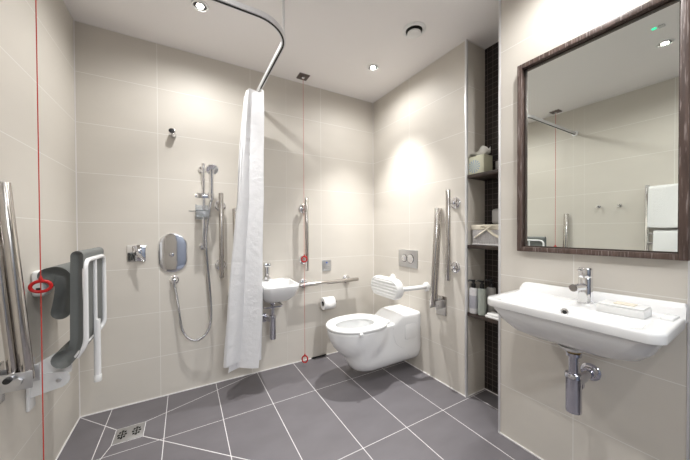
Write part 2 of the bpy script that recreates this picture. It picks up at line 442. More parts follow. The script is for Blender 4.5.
folding_rail(.326, YB, 0, .60, 1.285, 'folded-up steel rail mostly hidden behind the shower curtain', knob=False)

# ---------------------------------------------------------------- shower
t = thing('wall_nozzle', 'short chrome cylinder with a black face high on the back wall', 'wall fitting', (-.06, YB, 1.775))
B().cyl((-.062, YB, 1.776), (-.066, YB-.058, 1.788), .021, bev=.003).build('body', 'chrome', t)
B().lathe((-.066, YB-.058, 1.788), (-.066, -1, .2), [(.017, -.002), (.017, .002), (.01, .003)]).build('face', 'black', t)
t = thing('square_valve', 'square chrome wall plate with a lever, left of the oval shower plate', 'valve', (-.27, YB, .978))
B().box(-.319, -.221, YB-.008, YB, .925, 1.031, .003).build('plate', 'chrome', t)
B().cyl((-.262, YB-.008, .985), (-.262, YB-.045, .985), .023, bev=.003).build('knob', 'chrome', t)
B().tube([(-.262, YB-.04, .985), (-.245, YB-.05, .96), (-.225, YB-.055, .925)], [.009, .008, .006], 12).build('lever', 'chrome', t)
t = thing('oval_shower_plate', 'large mirror-polished oval shower control plate on the back wall', 'shower control', (-.069, YB, .972))
def oval(b, cx, cz, hx, hz, r, prof, y):
    rings = [[(p[0], y-d, p[1]) for p in rrect(cx, cz, hx-i, hz-i, max(.002, r-i), 10)] for i, d in prof]
    b.loft(rings)
b = B(); oval(b, -.069, .972, .086, .134, .0855, [(0, 0), (0, .006), (.003, .009), (.010, .0100), (.05, .0112), (.08, .0116)], YB); b.build('plate', 'chrome', t, ang=50)
B().cyl((-.075, YB-.018, .96), (-.075, YB-.030, .96), .014, bev=.003).build('button', 'chrome', t)
t = thing('hose_outlet', 'round chrome elbow below the oval shower plate, feeding the hose', 'hose outlet', (-.064, YB, .785))
B().lathe((-.064, YB, .785), (0, -1, 0), [(.028, 0), (.028, .005), (.022, .01), (.02, .03), (.012, .042), (.002, .045)]).cyl((-.064, YB-.03, .785), (-.064, YB-.03, .74), .011).build('elbow', 'chrome', t)

t = thing('shower_riser', 'slim chrome riser rail holding the hand shower on the back wall', 'shower rail', (.12, YB, 1.0))
RX, RY = .118, YB-.055
B().cyl((RX, RY, 1.0), (RX, RY, 1.592), .0115, bev=.002).build('pole', 'chrome', t)
for z in (1.557, 1.012):
    B().lathe((RX-.004, YB, z), (0, -1, 0), [(.025, 0), (.025, .008), (.021, .012), (.012, .014), (.012, .052)]).build('wall_bracket', 'chrome', t)
B().box(RX-.045, RX+.055, RY-.022, RY+.012, 1.348, 1.382, .006).cyl((RX-.052, RY-.005, 1.365), (RX-.04, RY-.005, 1.365), .014).build('slider', 'chrome', t)
B().cyl((RX+.048, RY-.045, 1.36), (RX+.046, RY-.04, 1.39), .017, .019).cyl((RX+.045, RY-.04, 1.372), (RX+.03, RY-.01, 1.368), .009).build('shower_holder', 'chrome', t)
b = B(); b.box(RX-.052, RX+.030, RY-.07, RY+.005, 1.255, 1.262, .002)
b.box(RX-.052, RX-.047, RY-.07, RY+.005, 1.20, 1.30, .002).box(RX-.052, RX+.03, RY-.006, RY, 1.20, 1.30, .002).box(RX-.052, RX+.03, RY-.07, RY-.066, 1.215, 1.262, .001)
b.build('soap_dish', 'dish', t)
t = thing('hand_shower', 'round chrome hand shower held in the riser slider', 'shower head', (.165, RY-.05, 1.36))
hx, hy = RX+.047, RY-.045
B().tube(smooth_path([(hx, hy, 1.335), (hx, hy, 1.40), (hx, hy-.002, 1.48), (hx+.001, hy-.012, 1.53), (hx+.001, hy-.02, 1.55)], 6), .0155, 14).build('handle', 'chrome', t)
B().lathe((hx+.004, hy-.014, 1.548), (.1, -.72, -.62), [(.012, -.020), (.028, -.012), (.038, 0), (.041, .008), (.038, .014), (.01, .015)]).build('head', 'chrome', t)
HY = YB-.07
hp = [(hx, hy, 1.335), (.155, hy+.005, 1.28), (.137, HY, 1.15), (.130, HY, 1.05), (.137, HY, .90), (.15, HY, .72), (.158, HY, .56), (.150, HY, .46), (.122, HY, .395), (.07, HY+.01, .362), (.015, HY+.015, .385), (-.022, HY+.02, .46), (-.040, HY+.03, .60), (-.05, HY+.035, .68), (-.06, YB-.03, .742)]
hp = smooth_path(hp, 26)
rr = [.0086 if (i % 3) else .0072 for i in range(len(hp))]
o = B().tube(hp, rr, 10).build('shower_hose', 'hose', at=(.07, YB-.06, .37)); tag(o, 'looped ribbed chrome shower hose hanging against the back wall', 'hose')
b = B()
for i in range(7): b.box(.028+i*.0062, .0325+i*.0062, YB-.0012, YB, 1.258, 1.264)
o = b.build('small_wall_label', 'text_grey', at=(.05, YB, 1.26)); tag(o, 'tiny line of grey print on the tiles left of the soap dish', 'label')

# floor drain
t = thing('floor_drain', 'square metal drain set in the shower floor', 'drain', (-.2745, 1.926, 0))
B().box(-.338, -.211, 1.863, 1.989, 0, .0022, .0008).build('grate', M['satin'], t)
for cx in (-.307, -.243):
    b = B()
    for k in range(8):
        a = k*PI/4
        b.box(cx-.005+.016*math.cos(a), cx+.005+.016*math.cos(a), 1.926-.007+.03*math.sin(a), 1.926+.007+.03*math.sin(a), .0015, .0030)
    b.box(cx-.018, cx+.018, 1.9235, 1.9285, .0015, .0029).box(cx-.003, cx+.003, 1.896, 1.956, .0015, .0029)
    b.build('slots', 'hole', t)
o = B().box(.948, 1.09, YB-.012, YB-.004, .001, .012, .002).build('black_strip', 'dark_gap', at=(1.02, YB-.01, 0)); tag(o, 'short black strip at the foot of the back wall left of the toilet', 'vent')  # plain black strip along the wall foot

# shower seat ------------------------------------------------------------
t = thing('shower_chair', 'folded-up grey padded shower seat on a white tubular frame', 'shower seat', (XL, 1.69, .6))
Y0, Y1 = 1.50, 1.83
def slab(b, prof, y0, y1, bev):
    """closed xz profile run along y with eased ends"""
    cx = sum(p[0] for p in prof)/len(prof); cz = sum(p[1] for p in prof)/len(prof)
    n = len(prof)
    def inset(d):
        out = []
        for i in range(n):
            a, p, c = Vector(prof[i-1]), Vector(prof[i]), Vector(prof[(i+1) % n])
            tn = (c-a).normalized(); nr = Vector((tn.y, -tn.x)); out.append((p.x-nr.x*d*sgn, p.y-nr.y*d*sgn))
        return out
    area = sum(prof[i][0]*prof[(i+1) % n][1]-prof[(i+1) % n][0]*prof[i][1] for i in range(n)); sgn = 1 if area > 0 else -1
    rings = []
    for k in range(6):
        a = PI/2*k/5; rings.append([(x, y0+bev*(1-math.sin(a)), z) for x, z in inset(bev*(1-math.cos(a-PI/2)) if False else bev*(1-math.sin(a)))])
    for k in range(6):
        a = PI/2*k/5; rings.append([(x, y1-bev*(1-math.cos(a)), z) for x, z in inset(bev*(1-math.cos(a)))])
    b.loft(rings)
def stadium_profile(path, th):
    """offset a centre line both ways and round its ends"""
    P = [Vector(p) for p in path]; L, R = [], []
    for i, p in enumerate(P):
        tn = (P[min(i+1, len(P)-1)]-P[max(i-1, 0)]).normalized(); nr = Vector((-tn.y, tn.x))
        f = th[i] if isinstance(th, list) else th
        L.append(p+nr*f); R.append(p-nr*f)
    def cap(p, tn, f):
        nr = Vector((-tn.y, tn.x)); return [p+nr*f*math.cos(a)+tn*f*math.sin(a) for a in (PI*k/8 for k in range(1, 8))]
    t0 = (P[0]-P[1]).normalized(); t1 = (P[-1]-P[-2]).normalized()
    f0 = th[0] if isinstance(th, list) else th; f1 = th[-1] if isinstance(th, list) else th
    pts = L + cap(P[-1], t1, f1) + R[::-1] + cap(P[0], t0, f0)
    return [(p.x, p.y) for p in pts]
# the pad's outline: vertical panel whose lower end hooks back to the wall
cl = [(p.x, p.z) for p in smooth_path([(-.374, 0, 1.022), (-.376, 0, .90), (-.378, 0, .76), (-.380, 0, .68), (-.392, 0, .640), (-.420, 0, .615)], 5)]
b = B(); slab(b, stadium_profile(cl, [.0195]*(len(cl)-8)+[.0195+.0022*i for i in range(8)]), Y0, Y1, .018); b.build('seat', 'grey_pad', t, ang=60)
fx = -.352
b = B(); b.tube(bend([(fx-.03, Y0+.012, .612), (fx, Y0+.008, .66), (fx, Y0+.008, 1.0), (fx, Y1-.02, 1.0), (fx, Y1-.02, .66), (fx-.03, Y1-.05, .62)], .045), .0095, 12)
b.tube([(fx-.02, Y0+.02, .64), (fx-.02, Y1-.03, .64)], .008, 10)
fr = b.build('frame', 'white_coat', t)
B().tube([(fx, 1.65, 1.0), (fx, 1.65, .66)], .0075, 12).build('centre_tube', 'white_coat', fr)
b = B().cyl((fx+.004, 1.655, .72), (fx+.004, 1.655, .46), .0125); lg = b.build('leg', 'white_coat', t)
B().cyl((fx+.004, 1.655, .47), (fx+.004, 1.655, .437), .0145, bev=.004).build('foot', 'white_pl', lg)
# back rest on its wall mount
cl = [(p.x, p.z) for p in smooth_path([(-.500, 0, .935), (-.470, 0, .938), (-.450, 0, .905), (-.450, 0, .85), (-.462, 0, .775)], 5)]
b = B(); slab(b, stadium_profile(cl, .031), 1.635, 1.90, .026); b.build('backrest', 'grey_pad', t, ang=60)
b = B().box(XL, -.512, 1.65, 1.75, .845, .955, .014, 3).build('backrest_mount', 'white_pl', t)
B().box(-.540, -.526, 1.6485, 1.652, .868, .884, .001).build('slot', 'hole', b)
# lower hinge brackets, near and far
for y in (1.605,):
    b = B().box(XL, XL+.012, y-.01, y+.045, .395, .60, .005)
    n = 10
    pr = [(XL+.006, .535), (-.47, .532), ] + [(-.462+.034*math.sin(a), .498+.034*math.cos(a)) for a in (PI*k/n for k in range(n+1))] + [(XL+.006, .445)]
    b.loft([[(p[0], y, p[1]) for p in pr], [(p[0], y+.008, p[1]) for p in pr]])
    pr = [(XL+.006, .56), (XL+.02, .575), (-.43, .635), (-.415, .62), (-.425, .52), (XL+.01, .50)]
    b.loft([[(p[0], y+.008, p[1]) for p in pr], [(p[0], y+.014, p[1]) for p in pr]])
    k = b.build('wall_bracket', 'white_coat', t)
    B().cyl((-.462, y-.006, .498), (-.462, y+.001, .498), .009, n=12, bev=.002).build('bolt', 'satin', k)

# ---------------------------------------------------------------- curtain and its rail
t = thing('curtain_rail', 'curved white shower curtain rail hung below the ceiling', 'curtain rail', (.467, 1.31, 2.11))
cx0, cy0, cr = .467, 1.31, .17
path = [(cx0, YB, 2.115), (cx0, cy0+cr, 2.115)]
path += [(cx0-cr+cr*math.cos(a), cy0+cr-cr*math.sin(a), 2.115) for a in (PI/2*k/14 for k in range(1, 15))]
path += [(XL, cy0, 2.115)]
def profile_sweep(b, path, prof):
    rings = []
    for i, p in enumerate(path):
        a = Vector(path[max(i-1, 0)]); c = Vector(path[min(i+1, len(path)-1)]); tn = (c-a).normalized()
        s = Vector((-tn.y, tn.x, 0)); rings.append([Vector(p)+s*u+Vector((0, 0, v)) for u, v in prof])
    b.loft(rings)
b = B(); profile_sweep(b, path, [(-.011, -.010), (.011, -.010), (.011, .012), (-.011, .012)]); b.build('rail', 'alu', t)
b = B(); profile_sweep(b, path[:1]+path[1:], [(-.004, -.0125), (.004, -.0125), (.004, -.009), (-.004, -.009)]); b.build('rail_slot', 'dark_gap', t)
B().cyl((cx0-.012, cy0+.10, 2.12), (cx0-.012, cy0+.10, H), .006, n=12).lathe((cx0-.012, cy0+.10, H), (0, 0, -1), [(.022, 0), (.022, .004), (.008, .008)]).build('drop_rod', 'alu', t)
B().lathe((XL, cy0, 2.115), (1, 0, 0), [(.028, 0), (.028, .006), (.016, .012)]).build('wall_flange', 'alu', t)

def curtain():
    b = bmesh.new(); NS, NZ = 240, 60; grid = []
    rnd = random.Random(3)
    ph = [rnd.uniform(-.6, .6) for _ in range(9)]
    for i in range(NS+1):
        s = i/NS; col = []
        ztop = 2.096 - .030*(.5-.5*math.cos(2*PI*6*s)) - .06*s
        zbot = .175 + .14*s + .035*math.sin(9*s+1) - .02*math.cos(23*s)
        for j in range(NZ+1):
            v = j/NZ; z = ztop+(zbot-ztop)*v
            f = (1-math.exp(-v*6))
            cxx = .424 - .026*math.sin(PI*min(1, v*1.2)) - .088*max(0, v-.4)/.6
            y = 1.945+.135*s + .014*math.sin(7*v+5*s)*v
            amp = .054+.014*f+.026*v
            w = 2*PI*5.3*s + .6*math.sin(2.2*v) + .5*v + .9
            x = cxx + amp*(math.sin(w)+.16*math.sin(3*w+2*v)) + .012*(.3+v)*math.sin(17*s+4*v) + .005*math.sin(47*s+9*v)
            y += .020*math.sin(2*w+.6)*(.5+v) + .007*math.sin(2*PI*19*s+3*v)*(.6+.4*v); x += .006*math.sin(2*PI*23*s+4*v+2)
            col.append(b.verts.new((x, y, z)))
        grid.append(col)
    for i in range(NS):
        for j in range(NZ): b.faces.new((grid[i][j], grid[i+1][j], grid[i+1][j+1], grid[i][j+1]))
    t = thing('shower_curtain', 'white fabric shower curtain gathered at the back end of its rail', 'curtain', (.45, 2.05, .2))
    q = B(); q.join(b); o = q.build('fabric', 'curtain', t, ang=80)
    for k in range(6):
        y = 1.955+k*.024
        B().ring((.467, y, 2.098), (1, 0, 0), (0, 0, 1), .008, .0015, 12, 6).build('curtain_hook', 'white_pl', t)
curtain()

# ---------------------------------------------------------------- small basin
def ring3(pts, z): return [(x, y, z) for x, y in pts]
t = thing('hand_rinse_basin', 'small white wall-hung basin half hidden by the curtain', 'basin', (.56, YB, .55))
bx, hw = .594, .144
def sb(inset, z, fy=0):
    pts = rrect(bx, YB-.185, hw-inset, .185-inset, max(.02, .06-inset*.3), 8)
    out = []
    for x, y in pts:
        k = (YB-y)/.37                                     # 0 at the wall, 1 at the front
        x2 = bx+(x-bx)*(1-.10*k**3); y2 = y + fy*(k)
        if y > YB-.185: y2 = min(YB, YB-.185+(y-(YB-.185))*(.185/(max(.185-inset, .01)))) if fy is not None and inset < .09 else y
        out.append((x2, y2, z))
    return out
b = B()
def sbr(hx, y0, y1, r, z):
    pts = rrect(bx, (y0+y1)/2, hx, (y1-y0)/2, r, 8); out = []
    for x, y in pts:
        k = max(0, (YB-y)/.37); out.append((bx+(x-bx)*(1-.12*k**2.5), y - .018*(1-((x-bx)/hw)**2)*k, z))
    return out
F0 = YB-.35
rings = [sbr(.07, F0+.17, YB-.001, .05, .582), sbr(.095, F0+.11, YB-.001, .05, .602), sbr(.122, F0+.05, YB-.001, .05, .642), sbr(.138, F0+.01, YB-.001, .05, .694),
         sbr(.144, F0, YB-.001, .045, .717), sbr(.144, F0, YB-.001, .045, .728), sbr(.140, F0+.004, YB-.004, .042, .732),
         sbr(.127, F0+.018, YB-.085, .04, .731), sbr(.119, F0+.028, YB-.095, .045, .712), sbr(.095, F0+.06, YB-.12, .05, .642), sbr(.05, F0+.12, YB-.17, .03, .617)]
b.loft(rings); b.build('bowl', 'ceramic', t, ang=50)
B().lathe((bx, YB-.19, .618), (0, 0, 1), [(.022, 0), (.022, .004), (.01, .006)]).build('waste_plug', 'chrome', t)
t = thing('small_basin_tap', 'chrome mixer tap on the small basin behind the curtain', 'tap', (.557, YB-.045, .72))
tx, ty = .557, YB-.05
B().cyl((tx, ty, .733), (tx, ty, .838), .021, bev=.002).build('body', 'chrome', t)
B().box(tx-.024, tx+.024, ty-.03, ty+.022, .838, .866, .006).build('lever', 'chrome', t)
B().tube([(tx, ty-.01, .765), (tx, ty-.08, .752), (tx, ty-.10, .748)], [.013, .012, .011], 14).build('spout', 'chrome', t)

def bottle_trap(name_label, cx, cy, ztop, zj, zb, wall_pt, ax, r=.028, rt=.017, brass=False):
    t = thing('bottle_trap', name_label, 'waste trap', (cx, cy, zb))
    B().cyl((cx, cy, zj-.005), (cx, cy, ztop), rt).build('waste_pipe', 'chrome_dk', t)
    B().lathe((cx, cy, ztop-.022), (0, 0, 1), [(rt, 0), (rt+.008, .002), (rt+.008, .014), (rt+.003, .016), (rt+.003, .022)]).build('collar', 'chrome_dk', t)
    if brass:
        B().lathe((cx, cy, ztop-.004), (0, 0, 1), [(rt+.006, 0), (rt+.006, .008), (rt, .009)]).build('washer', 'brass', t)
    B().lathe((cx, cy, zb), (0, 0, 1), [(r-.006, 0), (r-.001, .003), (r, .008), (r, zj-zb-.022), (r+.0025, zj-zb-.02), (r+.0025, zj-zb-.006), (r, zj-zb-.002), (rt, zj-zb)]).build('bottle', 'chrome_dk', t)
    w0 = Vector(wall_pt); st = Vector((cx, cy, w0.z))
    B().tube([st, w0], rt, 18).lathe(st+Vector(ax)*(-(r-.004)), Vector(ax)*-1, [(rt+.006, 0), (rt+.006, .016), (rt, .018)]).build('outlet_pipe', 'chrome_dk', t)
    B().lathe(w0, ax, [(.036, 0), (.036, .004), (.030, .010), (.024, .012), (.020, .02)]).build('wall_flange', 'chrome_dk', t)
bottle_trap('chrome bottle trap under the small basin by the curtain', .578, YB-.13, .584, .475, .29, (.548, YB, .425), (0, -1, 0), r=.024, rt=.015)
# steel support brackets under the small basin
t = thing('basin_bracket', 'dark metal bracket around the waste of the small basin', 'bracket', (.56, YB, .53))
B().tube(bend([(.505, YB, .545), (.505, YB-.17, .545), (.65, YB-.17, .545), (.65, YB, .545)], .03), .006, 10).build('support_bar', 'chrome_dk', t)

# ---------------------------------------------------------------- toilet
t = thing('toilet', 'long white wall-hung toilet with an open ring seat', 'toilet', (XR, 1.75, .05))
TY = 1.75; N = 56
def t_outline(z):
    """half width and tip of the pan at height z"""
    # bowl (ellipse) and body (rounded slab) joined
    tb = max(0, min(1, (z-.17)/.26))
    ba = .228*math.sqrt(max(0, 1-(1-tb)**2.2)) if tb > 0 else 0
    bw = .186*math.sqrt(max(0, 1-(1-tb)**2.4)) if tb > 0 else 0
    bcx = 1.103+.02*(1-tb)
    fz = max(0, min(1, (z-.070)/.15)); foot_x = 1.14-.125*math.sqrt(max(0, 1-(1-fz)**2))
    fw = .045+.094*math.sqrt(max(0, 1-(1-fz)**2.2))
    if z > .22: foot_x = 1.015+(z-.22)*.9
    return ba, bw, bcx, foot_x, fw
def t_ring(z, grow=0):
    ba, bw, bcx, fx_, fw = t_outline(z)
    fw += grow; xe = XR
    def width(x):
        w1 = bw*math.sqrt(max(0, 1-((x-bcx)/ba)**2)) if ba > .01 and abs(x-bcx) < ba else 0
        r = .12
        if x < fx_: w2 = 0
        elif x < fx_+r: w2 = fw*math.sqrt(max(0, 1-((fx_+r-x)/r)**2))
        else: w2 = fw
        p = 5
        return ((w1**p+w2**p)**(1/p)) if (w1 > 0 or w2 > 0) else 0
    x0 = min(bcx-ba if ba > .01 else 9, fx_)
    xs = [x0+(xe-x0)*((1-math.cos(PI/2*k/N))) for k in range(N+1)]
    near = [(x, TY-width(x)) for x in xs]; far = [(x, TY+width(x)) for x in xs[1:]]
    return [(x, y, z) for x, y in far[::-1]+near]
zs = [.070, .076, .084, .095, .112, .13, .15, .17, .19, .21, .23, .25, .275, .30, .325, .35, .375, .395, .405]
rings = [t_ring(z) for z in zs]
def shrink(r, d, z):
    out = []
    for x, y, _ in r:
        c = Vector((max(1.12, min(x, 1.60)), TY)); v = Vector((x, y))-c
        L = v.length
        if x > 1.615: out.append((x, y-(d if y > TY else -d), z)); continue
        v = v*(1-d/L) if L > d else v; out.append((c.x+v.x, c.y+v.y, z))
    return out
rings.append(shrink(rings[-1], .004, .410))
hc = (1.095, TY)
def hole(hx, hy, z, cx=hc[0]):
    base = rings[len(zs)-1]; n = len(base); out = []
    for i in range(n):
        x, y, _ = base[i]
        a = math.atan2((y-TY)/.19, (x-hc[0])/.25) if x < 1.25 else math.atan2((y-TY)/.19, (x-hc[0])/.25)
        out.append((cx+hx*math.cos(a), TY+hy*math.sin(a), z))
    return out
for hx_, hy_, z, c in ((.158, .125, .408, 1.10), (.155, .122, .40, 1.10), (.160, .126, .37, 1.10), (.148, .115, .32, 1.105), (.12, .085, .27, 1.13), (.07, .055, .235, 1.15), (.03, .03, .225, 1.16)):
    rings.append(hole(hx_, hy_, z, c))
B().loft(rings, True, True).build('pan', 'ceramic', t, ang=50)
B().lathe((1.145, TY, .252), (0, 0, 1), [(.085, 0), (.085, .001)], 30).build('water', 'water', t)
# ring seat
def egg(a, bb, cx, z, n=64, sq=2.0):
    out = []
    for k in range(n):
        th = 2*PI*k/n; c, s_ = math.cos(th), math.sin(th)
        xx = a*math.copysign(abs(c)**(2/ (2.0 if c < 0 else 2.9)), c)
        out.append((cx+xx, TY+bb*math.copysign(abs(s_)**(2/2.15), s_), z))
    return out
sx = 1.106
seat_r = [egg(.228, .185, sx, .412), egg(.233, .190, sx, .417), egg(.234, .191, sx, .428), egg(.230, .187, sx, .434), egg(.218, .176, sx, .437),
          egg(.170, .120, sx-.012, .436), egg(.156, .107, sx-.014, .431), egg(.152, .102, sx-.014, .420), egg(.156, .107, sx-.014, .412)]
B().loft(seat_r+[seat_r[0]], False, False).build('seat', 'white_pl', t, ang=60)
for y in (TY-.165,):
    B().box(1.015, 1.04, TY-.199, TY-.182, .402, .422, .004).build('seat_buffer', 'white_pl', t)
B().box(1.325, 1.355, TY-.10, TY+.10, .411, .428, .007).build('hinge', 'white_pl', t)
# raised cistern housing at the wall end
pr = smooth_path([(1.345, 0, .395), (1.350, 0, .412), (1.375, 0, .425), (1.415, 0, .452), (1.445, 0, .464), (1.50, 0, .469), (XR, 0, .469)], 5)
rg = []
for p in pr[::1]:
    x, z = p.x, max(p.z, .40); hw_ = .140
    sec = [(TY-hw_, .385), (TY-hw_, z-.022), (TY-hw_+.004, z-.010), (TY-hw_+.012, z-.003), (TY-hw_+.026, z), (TY+hw_-.026, z), (TY+hw_-.012, z-.003), (TY+hw_-.004, z-.010), (TY+hw_, z-.022), (TY+hw_, .385)]
    rg.append([(x, y, zz) for y, zz in sec])
B().loft(rg).build('cistern_housing', 'ceramic', t, ang=50)
b = B(); pts = rrect(1.517, .332, .058, .058, .022, 6)
b.loft([[(p[0], TY-.1405+.004, p[1]) for p in pts], [(p[0], TY-.1425, p[1]) for p in pts], [(1.517+(p[0]-1.517)*.95, TY-.1435, .332+(p[1]-.332)*.95) for p in pts]])
b.build('fixing_cover', 'ceramic', t)
b = B(); b.tube(smooth_path([(1.345, TY-.1400, .335), (1.375, TY-.1402, .262), (1.43, TY-.139, .225), (1.50, TY-.131, .155), (1.535, TY-.112, .110)], 6), .0016, 6)
b.build('side_seam', 'ceramic', t)
# back rest pad
t = thing('toilet_back_pad', 'white ribbed oval back support pad over the toilet on a bent tube', 'back rest', (XR, TY, .68))
def stad(hy, hz, x, n=12):
    return [(x, TY-.008+p[0], .668+p[1]) for p in rrect(0, 0, hy, hz, hz-.002, n)]
px = 1.352
b = B()
b.loft([stad(.155, .058, px+.064), stad(.170, .073, px+.062), stad(.177, .080, px+.050), stad(.175, .078, px+.015), stad(.171, .074, px+.005), stad(.162, .065, px), stad(.158, .061, px+.002)])
b.build('pad', 'white_pl', t, ang=50)
for k in range(5):
    z = .668+(k-2)*.0245; L = .162-(.045 if k in (0, 4) else (.012 if k in (1, 3) else 0))
    b = B(); b.tube(smooth_path([(px+.012, TY-.008-L, z), (px+.0085, TY-.008-L+.02, z), (px+.008, TY-.008, z), (px+.0085, TY-.008+L-.02, z), (px+.012, TY-.008+L, z)], 5), .0115, 10, flat=1.0)
    b.build('rib', 'white_pl', t)
b = B(); b.tube(bend([(XR, TY-.207, .68), (px+.075, TY-.207+.035, .674), (px+.065, TY-.10, .672), (px+.065, TY+.10, .672), (px+.075, TY+.172, .68), (XR, TY+.195, .69)], .05), .017, 16)
b.box(px+.045, px+.07, TY-.06, TY+.05, .645, .70, .004)
b.build('support_tube', 'white_coat', t)
for y, z in ((TY-.207, .68), (TY+.195, .69)):
    B().lathe((XR, y, z), (-1, 0, 0), [(.036, 0), (.036, .006), (.026, .012), (.016, .014)]).build('wall_flange', 'white_coat', t)
# flush plate
t = thing('flush_plate', 'rectangular satin chrome dual flush plate above the toilet', 'flush plate', (XR, 1.747, .88))
B().box(XR-.010, XR, 1.637, 1.858, .808, .955, .004).build('plate', 'satin', t)
for y, r in ((1.785, .030), (1.710, .036)):
    b = B(); b.lathe((XR-.010, y, .883), (-1, 0, 0), [(r, 0), (r, .003), (r-.004, .004), (r-.006, .002), (.004, .0035)]); k = b.build('button', 'chrome', t)
    B().lathe((XR-.0095, y, .883), (-1, 0, 0), [(r+.003, 0), (r+.003, .0012), (r-.001, .0012)]).build('button_gap', 'hole', k)
# call reset plate, toilet roll
t = thing('call_reset_plate', 'small steel wall plate with a blue button right of the upright rail', 'switch plate', (1.1, YB, .805))
B().box(1.059, 1.146, YB-.008, YB, .756, .856, .003).build('plate', 'satin', t)
B().cyl((1.10, YB-.008, .832), (1.10, YB-.011, .832), .007).build('button', 'blue', t)
b = B()
for z in (.79, .778): b.box(1.075, 1.13, YB-.0088, YB-.0078, z, z+.004)
b.build('print', 'text_grey', t)
t = thing('toilet_roll_holder', 'steel roll holder arm on the back wall holding the white roll', 'roll holder', (1.02, YB, .49))
B().lathe((1.165, YB, .487), (0, -1, 0), [(.022, 0), (.022, .005), (.010, .008), (.009, .01)]).tube(bend([(1.165, YB, .487), (1.165, YB-.075, .487), (1.02, YB-.075, .487)], .015), .007, 10).build('arm', 'steel', t)
t = thing('toilet_roll', 'white toilet roll with a folded point hanging below the horizontal rail', 'toilet roll', (1.085, YB-.075, .487))
rc = (YB-.075, .487)
def tr(r, x, n=40): return [(x, rc[0]+r*math.cos(2*PI*k/n), rc[1]+r*math.sin(2*PI*k/n)) for k in range(n)]
B().loft([tr(.022, 1.028), tr(.050, 1.027), tr(.0525, 1.030), tr(.0525, 1.126), tr(.050, 1.129), tr(.022, 1.128), tr(.022, 1.028)], False, False).build('paper', 'roll', t, ang=50)
B().loft([tr(.0218, 1.0275), tr(.020, 1.0275), tr(.020, 1.1285), tr(.0218, 1.1285)], False, False).build('core', 'hole', t)
b = B(); q = YB-.075-.0540
b.loft([[(1.030, q+.006, .51), (1.126, q+.006, .51)], [(1.05, q, .487), (1.11, q, .487)], [(1.078, q+.002, .465), (1.0825, q+.002, .465)]], False, False, closed=False)
b.build('folded_end', 'tissue', t)

# ---------------------------------------------------------------- niche and what stands in it
def shelf(z, lab):
    t = thing('shelf', lab, 'shelf', (1.72, 1.04, z-.02), group='dark wood shelves of the niche')
    B().box(1.628, XM, YS, YN, z-.022, z, .0015).build('board', 'shelf', t)
    B().cyl((1.66, YS+.05, z-.034), (1.66, YS+.05, z-.022), .006, n=12).build('support_stud', 'chrome', t)
shelf(1.482, 'dark wood shelf in the niche under the tissue box')
shelf(1.018, 'dark wood shelf in the niche under the wicker basket')
shelf(.568, 'dark wood shelf in the niche under the pump bottles')

def box_mat():
    m, n, l, b = newmat('tissue_box_card'); g = G(n, l)
    tc = n.new('ShaderNodeTexCoord'); v = n.new('ShaderNodeTexVoronoi'); v.inputs['Scale'].default_value = 55
    l.new(tc.outputs['Object'], v.inputs['Vector'])
    sp = n.new('ShaderNodeSeparateXYZ'); l.new(tc.outputs['Object'], sp.inputs[0])
    dy = g.m('SUBTRACT', sp.outputs[1], .018); dz = g.m('SUBTRACT', sp.outputs[2], .05)
    r = g.m('SQRT', g.m('ADD', g.m('MULTIPLY', dy, dy), g.m('MULTIPLY', dz, dz)))
    an = g.m('ARCTAN2', dy, dz)
    petal = g.m('GREATER_THAN', g.m('SINE', g.m('MULTIPLY', an, 14)), -.1)
    k = g.m('MULTIPLY', g.m('LESS_THAN', r, .042), petal)
    x = n.new('ShaderNodeMix'); x.data_type = 'RGBA'; x.inputs[6].default_value = (.60, .60, .46, 1); x.inputs[7].default_value = (.33, .42, .50, 1)
    l.new(k, x.inputs[0]); l.new(x.outputs[2], b.inputs['Base Color']); b.inputs['Roughness'].default_value = .6
    return m
M['tissue_box'] = box_mat()
t = thing('tissue_box', 'pale green cube tissue box with a blue flower print, on the top shelf', 'tissue box', (1.69, 1.132, 1.482))
B().box(1.640, 1.730, 1.080, 1.189, 1.482, 1.598, .002).build('carton', 'tissue_box', t)
b = bmesh.new(); rnd = random.Random(5); n = 26; rows = []
for j in range(9):
    v = j/8; row = []
    for i in range(n):
        a = 2*PI*i/n; rr_ = .014+.080*v**.8*(1+.35*math.sin(3*a+1)+.2*math.sin(5*a))
        z = 1.596+.040*v+.040*v*max(0, math.sin(2*a+.4))**2+(.035*v**2 if i in (20, 21) else 0)-.02*v**3
        row.append(b.verts.new((1.69+rr_*.62*math.cos(a)+rnd.uniform(-.002, .002), 1.132+rr_*.66*math.sin(a), z)))
    rows.append(row)
for p, q in zip(rows, rows[1:]):
    for i in range(n): b.faces.new((p[i], p[(i+1) % n], q[(i+1) % n], q[i]))
q = B(); q.join(b); q.build('tissue', 'tissue', t, ang=60)
o = B().lathe((1.755, 1.045, 1.482), (0, 0, 1), [(.022, 0), (.026, .004), (.028, .075), (.026, .075), (.022, .006)]).build('tumbler', 'lotion_s', at=(1.755, 1.045, 1.482))
tag(o, 'small dark grey tumbler on the top shelf behind the tissue box', 'tumbler')

